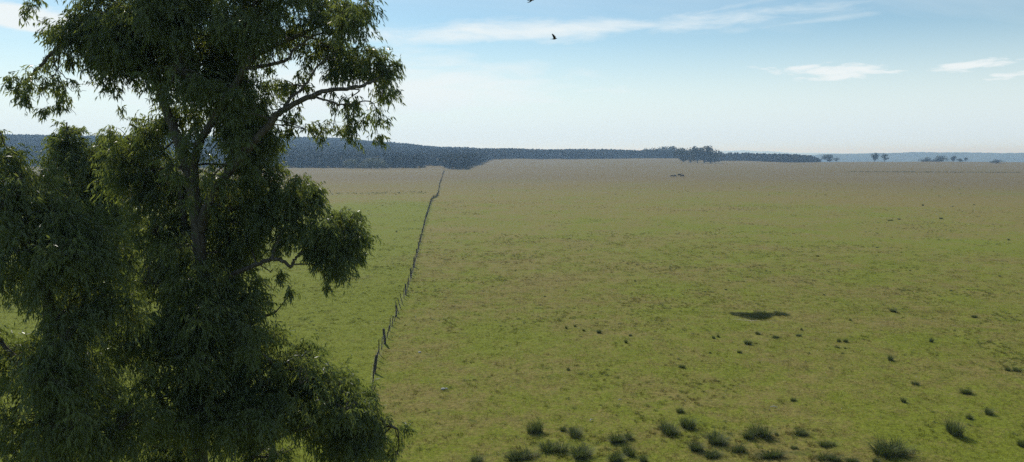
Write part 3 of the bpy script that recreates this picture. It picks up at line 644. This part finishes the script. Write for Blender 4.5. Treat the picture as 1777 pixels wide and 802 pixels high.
# rank grass along the foot of the fence and in the hollow
SRC = []
for k in range(3):
    r = np.random.default_rng(600 + k); G = Geo(); blades(G, r, 60, .30, .2, .5, .012, .9, (0, 0, -.03), 2); me = G.mesh('rank_grass'); me.materials.append(m_tuss); SRC.append(bpy.data.objects.new('rank_grass_source', me))
r = np.random.default_rng(9); Q = []
s = s1 + 60
while s < seg[-1]:
    p = fence_at(s) + r.normal(0, .35, 2); Q.append((p[0], p[1], .4 + .2 * min(1, max(0, (s - 110) / 120)))); s += r.uniform(.4, 3.2) * (1 if s < 280 else 1.8)
for q in r.uniform(0, 1, 45):
    p = FP[-5] + (FP[-4] - FP[-5]) * q + r.normal(0, .3, 2); Q.append((p[0], p[1], r.uniform(.5, 1.1)))
for t in r.uniform(0, 1, 110):
    p = ground_hit(540 + 200 * t, 337.5 - 4 * t + r.normal(0, 1.2))[:2]; Q.append((p[0], p[1], r.uniform(.5, 1.2)))
for t in r.uniform(0, 1, 260):
    p = ground_hit(790 + 980 * t, r.uniform(297, 345))[:2]; Q.append((p[0], p[1], r.uniform(.4, 1.1)))
for t in r.uniform(0, 1, 420):
    p = ground_hit(1470 + 300 * t, 298.0 + 1.6 * t + r.normal(0, .25))[:2]; Q.append((p[0], p[1], r.uniform(.6, 1.7)))
for _ in range(50):
    x = HX + r.uniform(-2.6, 3.4); y = HY + .9 * float(vnoise(x / 9, 0.0, 11)) + r.normal(.15, .35); Q.append((x, y, r.uniform(.5, .95)))
Q = np.array(Q)
tag(scatter('rank_grass', np.column_stack([Q[:, 0], Q[:, 1], terrain(Q[:, 0], Q[:, 1])]), r.uniform(0, 6.28, len(Q)), Q[:, 2] * r.uniform(.7, 1.2, len(Q)), r.integers(0, 3, len(Q)), SRC, m_tuss), 'dark rank grass along the fence, round the hollow and dotted over the far field', kind='stuff')

# pale stones and bleached sticks lying in the grass
def stone(px, py, w, h, label):
    p = ground_hit(px, py); m = np.linalg.norm(p - np.array([0, 0, CAMH])) / FPX; b = bmesh.new(); bmesh.ops.create_icosphere(b, subdivisions=2, radius=.5)
    sd = int(px)
    for v in b.verts:
        q = 1 + .22 * float(vnoise(v.co.x * 3 + sd, v.co.y * 3 + v.co.z * 2, sd)); v.co = Vector((v.co.x * w * m * q, v.co.y * w * m * .8 * q, v.co.z * h * m * q))
    me = bpy.data.meshes.new('stone'); b.to_mesh(me); b.free(); o = obj('stone', me, m_stone); o.location = (p[0], p[1], float(terrain(p[0], p[1])) + h * m * .22); tag(o, label, 'stone', 'pale stones in the grass')
stone(769, 676, 7, 4, 'pale grey stone lying in the grass right of the fence'); stone(775, 675, 4, 3, 'smaller pale stone touching the grey one right of the fence')
stone(728, 612, 5, 3, 'flat pale stone beside the fence, farther off')
def stick(px, py, L, rz, label):
    p = ground_hit(px, py); G = Geo(); G.tube([(-L / 2, 0, .03), (0, .03, .10), (L / 2, -.02, .06)], [.02, .03, .02], 6); o = obj('stick', G.mesh('stick', True), m_stone); o.location = (p[0], p[1], float(terrain(p[0], p[1])) + .02); o.rotation_euler.z = rz; tag(o, label, 'stick', 'bleached sticks in the grass')
stick(1343, 708, .45, -.4, 'bleached stick lying alone above the touching pair of tussocks'); stick(1026, 731, .35, .9, 'bleached stick left of middle above the foreground tussocks'); stick(1075, 696, .22, .3, 'short bleached stick above the broad middle tussock')

# ------------------------------------------------------------------ gum trees
def gum_tree(name, label, Y0, limbs, blobs, seed, kleaf=1.0, gap=-.26):
    """limbs: [(radius0, radius1, [(px, py, dY), ...])], the first one the trunk from the ground up; blobs: crown clumps (px, py, rx, ry, dY, density)"""
    r = np.random.default_rng(seed); paths = []
    for (r0, r1, pts) in limbs:
        A = []
        for q in pts: A.append(q if len(q) == 4 else at(q[0], q[1], Y0 + q[2]))
        A = np.array([a[:3] for a in A]); A = smooth_path(A, 6); t = np.linspace(0, 1, len(A))
        A[1:-1] += r.normal(0, .012, (len(A) - 2, 3)); paths.append((A, r0 + (r1 - r0) * t ** .85))
    base = paths[0][0][0].copy(); base[2] = float(terrain(base[0], base[1]))
    o = empty(name, base); tag(o, label, 'tree')
    for k, (A, R) in enumerate(paths):
        G = Geo()
        if k == 0: R = R * (1 + .6 * np.exp(-(A[:, 2] - base[2]) / .5))
        G.tube(A - base, R, 14 if R[0] > .1 else 8, True, .035); tr = obj('trunk' if k == 0 else 'limb', G.mesh('trunk' if k == 0 else 'limb', True), m_bark, o if k == 0 else trunk)
        if k == 0: trunk = tr
    SK = np.concatenate([p[0][len(p[0]) // 4:] for p in paths]); SR = np.concatenate([p[1][len(p[0]) // 4:] for p in paths])
    TW = Geo(); sprC, sprD, sprL = [], [], []
    for (px, py, rx, ry, dY, dens) in blobs:
        c = at(px, py, Y0 + dY); m = (Y0 + dY) / FPX; sl = min(1.0, max(.55, min(rx, ry) / 34)); rx, ry = max(rx - 5, rx * .7), max(ry - 5, ry * .7); dens *= 1.3 if sl > .7 else 1.0; R = np.array([rx * m, max(rx, ry) * m * 1.05, ry * m])
        nc = max(2, int(31 * dens * math.pi * R[0] * R[2]))
        u = r.normal(size=(nc, 3)); u /= np.linalg.norm(u, axis=1)[:, None]; q = u * (r.uniform(0, 1, nc) ** .42)[:, None]; C = c + q * R
        hole = vnoise(C[:, 0] * 1.35 + C[:, 1] * .8, C[:, 2] * 1.25 - C[:, 1] * .7, seed) + .45 * vnoise(C[:, 0] * 3.1 - C[:, 1], C[:, 2] * 2.9, seed + 1)
        ok = hole > gap; ok[:2] = True; C, q = C[ok], q[ok]; nc = len(C)
        k = np.argmin(np.linalg.norm(SK - c, axis=1) + np.where(SK[:, 2] > c[2] + .2, .5, 0)); a = SK[k]
        hub = c + np.array([0, 0, -.25 * R[2]]); mid = (a + hub) / 2 + np.array([r.normal(0, .08), r.normal(0, .08), .08])
        br = min(SR[k] * .7, .018 + .02 * R.mean()); Pm = smooth_path([a, mid, hub], 4)
        if np.linalg.norm(a - hub) > .15: TW.tube(Pm, np.linspace(br, br * .6, len(Pm)), 5, False)
        ks = r.permutation(nc)[:max(2, int(nc * .6))]
        for q_ in ks:
            e = C[q_]; s_ = hub + (c - hub) * r.uniform(0, .8); md = s_ + (e - s_) * .55 + np.array([r.normal(0, .05), r.normal(0, .05), .10]); TW.tube(smooth_path([s_, md, e], 3), np.linspace(br * .45, .003, 7), 3, False)
        ns = r.integers(7, 12, nc)
        for e, w, uu in zip(C, ns, q):
            D = r.normal(0, .55, (w, 3)) + uu * np.array([.7, .7, .3]); D[:, 2] -= .35; D /= np.linalg.norm(D, axis=1)[:, None]
            sprL.append(np.full(w, sl)); sprC.append(np.repeat(e[None], w, 0) + r.normal(0, .06, (w, 3))); sprD.append(D)
    S = np.concatenate(sprC); D = np.concatenate(sprD); nl = 9; M = len(S)
    t = np.tile(np.linspace(.05, 1, nl), (M, 1)) + r.uniform(-.04, .04, (M, nl)); L = r.uniform(.25, .50, M) * np.concatenate(sprL)
    B = S[:, None] + D[:, None] * (t * L[:, None])[..., None]; B[..., 2] -= .28 * (t ** 2) * L[:, None]
    ld = r.normal(0, .42, (M, nl, 3)) + D[:, None] * .45; ld[..., 2] -= .75; ld /= np.linalg.norm(ld, axis=2)[..., None]
    ll = r.uniform(.10, .185, (M, nl)) * kleaf; wv = np.cross(ld, r.normal(size=(M, nl, 3))); wv /= np.linalg.norm(wv, axis=2)[..., None]; lw = ll * r.uniform(.09, .14, (M, nl))
    nrm = np.cross(ld, wv); m1 = B + ld * (ll * .42)[..., None] + nrm * (ll * .05)[..., None]; tip = B + ld * ll[..., None]; tip[..., 2] -= ll * .12
    V = np.stack([B, m1 - wv * lw[..., None], tip, m1 + wv * lw[..., None]], 2).reshape(-1, 3) - base
    me = mesh_np('crown', V, np.arange(len(V)).reshape(-1, 4)); tag(obj('crown', me, m_leaf, o), kind='stuff')
    # fine twigs of the outermost sprays
    for q_ in r.permutation(M)[:M // 5]:
        P_ = np.stack([S[q_] + D[q_] * L[q_] * tt - np.array([0, 0, .28 * tt * tt * L[q_]]) for tt in (0, .5, 1)]); TW.tube(P_, [.004, .003, .0015], 3, False)
    me = TW.mesh('twigs'); me.transform(Matrix.Translation(-Vector(base))); tag(obj('twigs', me, m_bark, o), kind='stuff')
    print(name, 'leaves', len(V) // 4, 'tris', len(V) // 2)
    return o
def gp(px, Y):                                            # foot of a trunk on the ground
    x = (px - CXP) / FPX * Y; return (x, Y, float(terrain(x, Y)) - .3, 1)
A_LIMBS = [(.29, .03, [gp(352, 20.2), (350, 900, .1), (347, 640, .1), (345, 500, 0), (344, 415, 0), (335, 330, 0), (314, 255, 0), (290, 195, 0), (266, 115, .1), (252, 40, .2), (246, -50, .3), (252, -140, .3)]),
           (.13, .03, [(340, 345, 0), (337, 290, -.1), (345, 250, -.2), (366, 214, -.3), (401, 154, -.4), (440, 100, -.4), (483, 77, -.3), (514, 63, -.2), (540, 52, 0), (600, 20, .2)]),
           (.06, .02, [(424, 120, -.4), (470, 112, -.6), (500, 103, -.7), (507, 90, -.7), (538, 66, -.6), (570, 55, -.5)]),
           (.07, .02, [(438, 100, -.4), (438, 60, -.5), (440, 20, -.5), (446, -40, -.4), (440, -90, -.3)]),
           (.14, .025, [(345, 405, 0), (365, 348, -.3), (397, 301, -.5), (440, 248, -.7), (478, 203, -.8), (496, 189, -.8), (540, 167, -.8), (569, 157, -.7), (617, 151, -.5), (650, 140, -.3), (665, 130, -.2)]),
           (.05, .015, [(490, 192, -.8), (498, 177, -.8), (512, 164, -.7), (533, 143, -.6), (548, 120, -.5), (566, 102, -.4), (590, 85, -.2)]),
           (.035, .012, [(536, 168, -.8), (562, 173, -.7), (586, 181, -.6), (606, 181, -.5), (640, 176, -.3), (655, 190, -.1)]),
           (.075, .02, [(346, 530, 0), (395, 484, -.4), (440, 461, -.7), (472, 450, -.9), (491, 454, -.9), (504, 462, -.9), (513, 449, -.9), (531, 436, -.8), (555, 430, -.8), (590, 410, -.7)]),
           (.05, .015, [(470, 451, -.85), (485, 410, -.6), (505, 370, -.4), (525, 335, -.3)]),
           (.10, .02, [(264, 110, .1), (240, 78, .1), (200, 58, 0), (150, 66, -.1), (104, 80, -.2), (74, 110, -.3), (52, 134, -.3), (35, 150, -.3)]),
           (.03, .008, [(150, 66, -.1), (172, 104, .1), (186, 125, .2), (205, 160, .3), (215, 175, .3)]),
           (.02, .004, [(106, 85, -.2), (101, 118, -.3), (115, 137, -.3), (123, 156, -.3), (150, 158, -.3)]), (.02, .004, [(92, 95, -.2), (96, 125, -.4), (86, 140, -.5), (75, 158, -.5), (85, 180, -.5)]), (.02, .004, [(104, 82, -.2), (96, 110, .1), (110, 150, .2), (118, 180, .2), (132, 200, .2)]),
           (.15, .03, [(349, 700, .1), (332, 560, .5), (322, 440, .9), (318, 360, 1.1), (300, 290, 1.3), (262, 240, 1.4), (225, 215, 1.5)]),
           (.12, .03, [(350, 830, .1), (312, 755, -.4), (286, 706, -.7), (262, 650, -1.0), (225, 590, -1.2)]), (.12, .03, [(349, 760, .1), (420, 690, -.5), (500, 650, -.8), (570, 665, -.9), (630, 710, -.8), (690, 745, -.7)]),
           (.10, .03, [(348, 640, .1), (395, 590, .1), (440, 560, 0), (480, 540, -.1)]), (.10, .03, [(351, 870, .1), (420, 810, -.8), (480, 760, -1.4), (540, 740, -1.8)]), (.06, .015, [(250, 30, .2), (205, 10, .2), (180, -10, .2), (120, -30, .1), (50, -20, 0)])]
A_BLOBS = [(250, -55, 120, 75, 0, .8), (380, -60, 120, 75, .3, .8), (510, -45, 110, 65, -.2, .8), (600, -55, 55, 50, 0, .8), (150, -40, 70, 40, 0, .7),
           (180, 25, 50, 42, .5, .9), (125, 62, 45, 32, 0, .95), (150, 45, 32, 25, .3, .8), (105, 42, 14, 22, 0, .6), (135, 30, 14, 14, 0, .6), (215, 65, 55, 55, -.5, 1), (280, 60, 80, 70, .5, 1.1), (240, 120, 55, 50, 1, 1), (310, 115, 70, 55, -1.2, .9), (270, 20, 70, 50, -.9, .9), (330, 30, 60, 50, 1.2, .9),
           (190, 100, 32, 30, 0, .8), (185, 135, 22, 22, .1, .45), (208, 165, 18, 28, .3, .5), (225, 140, 25, 30, .7, .8), (48, 12, 7, 13, 0, .9), (60, -4, 25, 10, 0, .8),
           (60, 118, 26, 20, -.2, .40), (35, 138, 17, 24, -.3, .60), (30, 155, 12, 12, -.3, .6), (88, 122, 24, 18, -.3, .30), (65, 155, 16, 20, -.4, .30), (100, 150, 22, 12, .0, .22), (130, 152, 20, 12, -.2, .30), (118, 172, 22, 12, .1, .22), (48, 168, 6, 10, -.4, .4), (82, 192, 4, 9, -.5, .6), (110, 178, 8, 8, 0, .5), (75, 100, 16, 14, 0, .35), (125, 105, 16, 14, 0, .4), (148, 100, 12, 12, 0, .3),
           (375, 55, 55, 55, .6, .62), (430, 40, 65, 55, -1.0, .7), (480, 25, 60, 45, .8, .75), (415, 85, 50, 40, .9, .7), (420, 140, 55, 45, .9, .8), (370, 130, 50, 50, .9, .6), (460, 150, 36, 38, .6, .55), (478, 105, 24, 22, .5, .3), (350, 165, 40, 35, 1.2, .6), (500, 60, 40, 30, .5, .6),
           (560, 30, 55, 45, 0, 1), (610, 25, 42, 42, -.8, 1), (632, 10, 22, 25, 0, .9), (570, 80, 42, 38, .6, .95), (620, 80, 36, 45, 0, 1), (600, 118, 26, 24, 0, .7), (540, 60, 30, 30, .8, .6), (575, 125, 18, 16, 0, .45),
           (655, 108, 32, 28, 0, .75), (664, 155, 26, 45, 0, .95), (638, 185, 34, 36, .5, .9), (655, 212, 22, 22, 0, .8), (680, 112, 12, 20, 0, .5), (640, 140, 25, 25, .5, .7), (652, 232, 10, 12, 0, .7),
           (535, 125, 20, 26, .3, .45), (512, 150, 26, 30, 0, .40), (520, 190, 24, 14, -.6, .25), (575, 160, 30, 18, -.5, .35), (610, 165, 22, 16, -.3, .4), (598, 200, 20, 12, -.3, .8), (530, 222, 18, 10, -.4, .5), (508, 228, 8, 8, -.4, .6), (555, 230, 10, 9, -.3, .8), (577, 226, 14, 13, -.3, .9), (605, 232, 15, 20, -.3, 1), (610, 215, 12, 12, -.3, .6), (495, 205, 14, 12, -.5, .35), (622, 215, 12, 14, 0, .6),
           (300, 190, 40, 36, 1.4, .5), (350, 205, 45, 35, 1.5, .45), (410, 205, 55, 42, .6, .95), (450, 230, 38, 42, .2, .95), (270, 230, 48, 45, 1.3, .9), (225, 240, 32, 45, 1.5, .9), (215, 300, 40, 50, 1.5, .9), (280, 310, 55, 60, 1.8, .9), (400, 275, 58, 55, 1.0, .9), (450, 290, 38, 48, .1, .9), (472, 250, 18, 26, 0, .9), (370, 330, 40, 50, 1.7, .8),
           (420, 355, 58, 55, 1, .9), (465, 375, 28, 55, 0, .8), (400, 430, 50, 55, .9, .85), (438, 415, 32, 38, .2, .8), (345, 400, 40, 50, 1.8, .7),
           (522, 335, 34, 44, -.3, 1), (505, 350, 30, 40, .1, .9), (520, 400, 36, 30, -.4, .9), (545, 318, 14, 18, -.3, .7), (508, 390, 28, 38, 0, .85), (478, 330, 18, 30, .2, .6), (535, 355, 18, 25, -.3, .7),
           (572, 395, 52, 35, -.6, 1.1), (614, 412, 27, 42, -.6, 1.1), (588, 445, 38, 32, -.6, 1.1), (560, 415, 40, 34, -.2, 1), (605, 385, 28, 22, -.3, 1), (548, 430, 26, 22, -.4, .7), (565, 485, 12, 20, -.7, .8), (590, 468, 18, 16, -.6, .7), (497, 425, 24, 22, -.3, .45), (470, 470, 24, 12, -.6, .18), (502, 500, 12, 9, -.4, .4), (620, 445, 14, 18, -.6, .7),
           (270, 400, 60, 55, 1, .85), (320, 470, 60, 55, 1.2, .85), (255, 480, 75, 65, 0, .85), (400, 500, 52, 55, .1, .9), (438, 535, 42, 45, -.4, .9), (350, 560, 85, 65, -1, .9), (260, 580, 85, 65, -1, .85), (470, 590, 40, 40, 0, .9), (430, 640, 75, 55, -.6, .9), (525, 618, 40, 30, -.2, .9),
           (560, 655, 52, 40, -.3, 1), (620, 750, 55, 40, -.8, .9), (560, 720, 60, 45, -.2, .9), (500, 620, 45, 38, -.5, .9), (500, 695, 75, 55, -1, .9), (400, 720, 85, 65, -1.2, .9), (608, 690, 42, 36, -.4, .9), (640, 730, 46, 30, -.4, .8), (690, 755, 24, 26, -.5, .8), (670, 735, 22, 20, -.5, .8), (690, 785, 20, 22, -.5, .6), (595, 755, 62, 42, .2, .7), (650, 780, 40, 32, -.3, .6), (300, 680, 85, 65, -1.2, .85), (300, 780, 95, 60, -.3, .85), (480, 785, 85, 48, -.6, .8), (560, 830, 80, 40, -.2, .7), (400, 860, 120, 55, 0, .8), (250, 870, 80, 60, .3, .7),
           (345, 480, 45, 40, -1.2, .5), (350, 545, 55, 45, -1.8, .5), (340, 620, 60, 45, -2.0, .55), (430, 590, 50, 40, -1.6, .5), (520, 660, 50, 35, -1.9, .6), (600, 710, 45, 28, -1.7, .6), (450, 730, 70, 45, -2.3, .5), (330, 720, 70, 50, -2.3, .5), (300, 430, 40, 45, -1.0, .35), (420, 190, 36, 36, -1.2, .35), (400, 260, 36, 36, -1.4, .4), (318, 290, 26, 40, -.9, .35), (345, 350, 26, 34, -.9, .4), (365, 300, 36, 40, -1.0, .5), (330, 230, 30, 30, -.9, .4), (410, 150, 36, 30, -1.2, .4), (520, 640, 45, 30, -1.6, .6), (640, 712, 35, 25, -1.2, .7), (560, 700, 45, 30, -1.7, .6), (590, 665, 30, 22, -1.0, .6)]
gum_tree('gum_tree', 'tall gum tree with forked pale trunk, the biggest tree at left', 20.0, A_LIMBS, A_BLOBS, 11)
B_LIMBS = [(.24, .04, [gp(95, 16.0), (95, 900, 0), (92, 700, 0), (85, 560, 0), (70, 440, 0), (50, 350, 0), (28, 280, .1)]), (.09, .02, [(90, 640, 0), (130, 560, .2), (160, 480, .3), (170, 420, .4), (165, 380, .5)]),
           (.08, .02, [(93, 720, 0), (40, 640, -.3), (-20, 560, -.4), (-70, 450, -.4)]), (.08, .02, [(94, 800, 0), (150, 730, -.2), (200, 690, -.2)]), (.08, .02, [(95, 850, 0), (30, 790, -.4), (-60, 720, -.5)]), (.06, .02, [(78, 490, 0), (30, 440, -.3), (-20, 390, -.4)])]
B_BLOBS = [(12, 275, 36, 36, 0, .9), (48, 315, 42, 40, .5, .85), (0, 345, 65, 55, -.5, .9), (90, 365, 65, 45, 0, .85), (150, 390, 52, 36, .6, .8), (60, 430, 85, 52, -.5, .9), (170, 450, 65, 50, .3, .85), (120, 515, 52, 40, .3, .85), (190, 540, 55, 55, 0, .9), (20, 480, 50, 36, 0, .8), (15, 605, 60, 32, 0, .8), (110, 400, 55, 40, .2, .8), (60, 385, 60, 45, .2, .8), (140, 430, 50, 45, -.3, .7), (60, 625, 85, 42, -.3, .9), (160, 640, 85, 55, 0, .9),
           (80, 715, 105, 60, -.5, .9), (200, 740, 75, 65, 0, .9), (60, 810, 110, 55, -.2, .9), (-60, 400, 65, 80, 0, .8), (-70, 620, 70, 80, 0, .8), (-70, 760, 80, 80, 0, .8), (180, 850, 80, 55, .2, .8), (30, 880, 90, 50, .1, .7), (2, 232, 8, 14, 0, .5), (75, 500, 45, 35, -1.1, .7), (95, 545, 34, 44, -.8, .8), (88, 630, 50, 40, -.9, .7), (0, 590, 40, 30, -.4, .7), (110, 440, 50, 35, -1.0, .5), (80, 660, 70, 45, -1.5, .55), (115, 580, 40, 40, -1.0, .7), (120, 740, 70, 45, -1.5, .5), (90, 610, 50, 35, .8, .6)]
gum_tree('gum_tree', 'lower leafy gum tree filling the left edge, lighter green than the tall one', 16.0, B_LIMBS, B_BLOBS, 12, .9, -.34)
C_LIMBS = [(.20, .02, [gp(150, 25.0), (150, 900, 0), (148, 600, 0), (140, 450, 0), (130, 340, 0), (120, 260, 0), (116, 212, 0)]), (.06, .015, [(138, 430, 0), (160, 360, .2), (178, 300, .3), (182, 255, .3)]), (.05, .015, [(136, 400, 0), (105, 350, -.2), (95, 300, -.2)])]
C_BLOBS = [(116, 222, 20, 18, 0, .8), (118, 245, 30, 24, -.3, 1), (118, 290, 40, 36, -.5, .9), (160, 300, 40, 40, -.3, .9), (195, 260, 30, 40, .2, .9), (132, 228, 14, 10, 0, .4), (108, 258, 28, 26, 0, .95), (140, 265, 22, 26, 0, .8), (100, 300, 26, 32, 0, 1), (130, 305, 36, 40, 0, .95), (178, 275, 20, 32, .3, .8), (172, 240, 8, 12, .3, .6), (178, 320, 34, 36, .3, .9), (130, 365, 60, 40, 0, .9), (175, 365, 45, 45, .4, .9), (100, 400, 55, 45, 0, .9), (170, 420, 60, 50, 0, .9), (225, 400, 50, 50, .3, .8), (120, 470, 65, 55, 0, .8), (200, 480, 60, 50, .3, .8), (70, 340, 40, 40, -.2, .8), (155, 320, 40, 45, 0, .9), (170, 540, 60, 60, 0, .6), (150, 640, 70, 70, 0, .6), (150, 740, 70, 70, 0, .6)]
gum_tree('gum_tree', 'slender dark gum tree behind, its narrow top between the two others', 25.0, C_LIMBS, C_BLOBS, 13, 1.0, -.75)

# ------------------------------------------------------------------ birds
def bird(pos, heading, bank, pitch, lift, label):
    G = Geo(); P = smooth_path([(0, -.17, 0, .004), (0, -.11, 0, .017), (0, -.05, 0, .036), (0, .02, 0, .043), (0, .075, .006, .030), (0, .105, .012, .027), (0, .130, .010, .018), (0, .150, .005, .007), (0, .170, .002, .004)], 3); G.tube(P[:, :3], P[:, 3], 10)
    def slab(rows, th):                                   # a thick plate from (leading, trailing) pairs
        T = np.array([p for ab in rows for p in ab], float); m = len(T); U = T.copy(); T[:, 2] += th; U[:, 2] -= th; V = np.concatenate([T, U]); F = []
        for k in range(0, m - 2, 2): F += [(k, k + 1, k + 3, k + 2), (m + k, m + k + 2, m + k + 3, m + k + 1), (k, k + 2, m + k + 2, m + k), (k + 1, m + k + 1, m + k + 3, k + 3)]
        F += [(0, m, m + 1, 1), (m - 2, m - 1, 2 * m - 1, 2 * m - 2)]; G.add(V, F)
    for s, up in ((-1, lift[0]), (1, lift[1])):
        rows = []
        for t, le, te in ((0, .065, -.05), (.10, .075, -.05), (.20, .072, -.06), (.30, .03, -.085), (.38, -.05, -.11)):
            a = up * (.5 + t * 1.4); zq = t * math.sin(a); xq = t * math.cos(a); rows.append(((s * xq, le, zq + .012), (s * xq, te, zq + .006)))
        slab(rows, .0055)
    slab([((-.02, -.12, .0), (.02, -.12, 0)), ((-.045, -.22, -.004), (.045, -.22, -.004))], .0055)
    o = remesh_obj('bird', G, m_bird, .0055); o.location = pos; o.rotation_euler = (pitch, bank, heading); tag(o, label, 'bird', 'dark birds in flight')
bird(at(962, 67.5, 42), math.radians(-100), .12, .05, (.55, .75), 'lower small dark bird flying with wings raised'); bird(at(922, 0.5, 40), math.radians(-70), -.5, .1, (.3, -.75), 'upper dark bird cut by the top edge, one wing dipped')
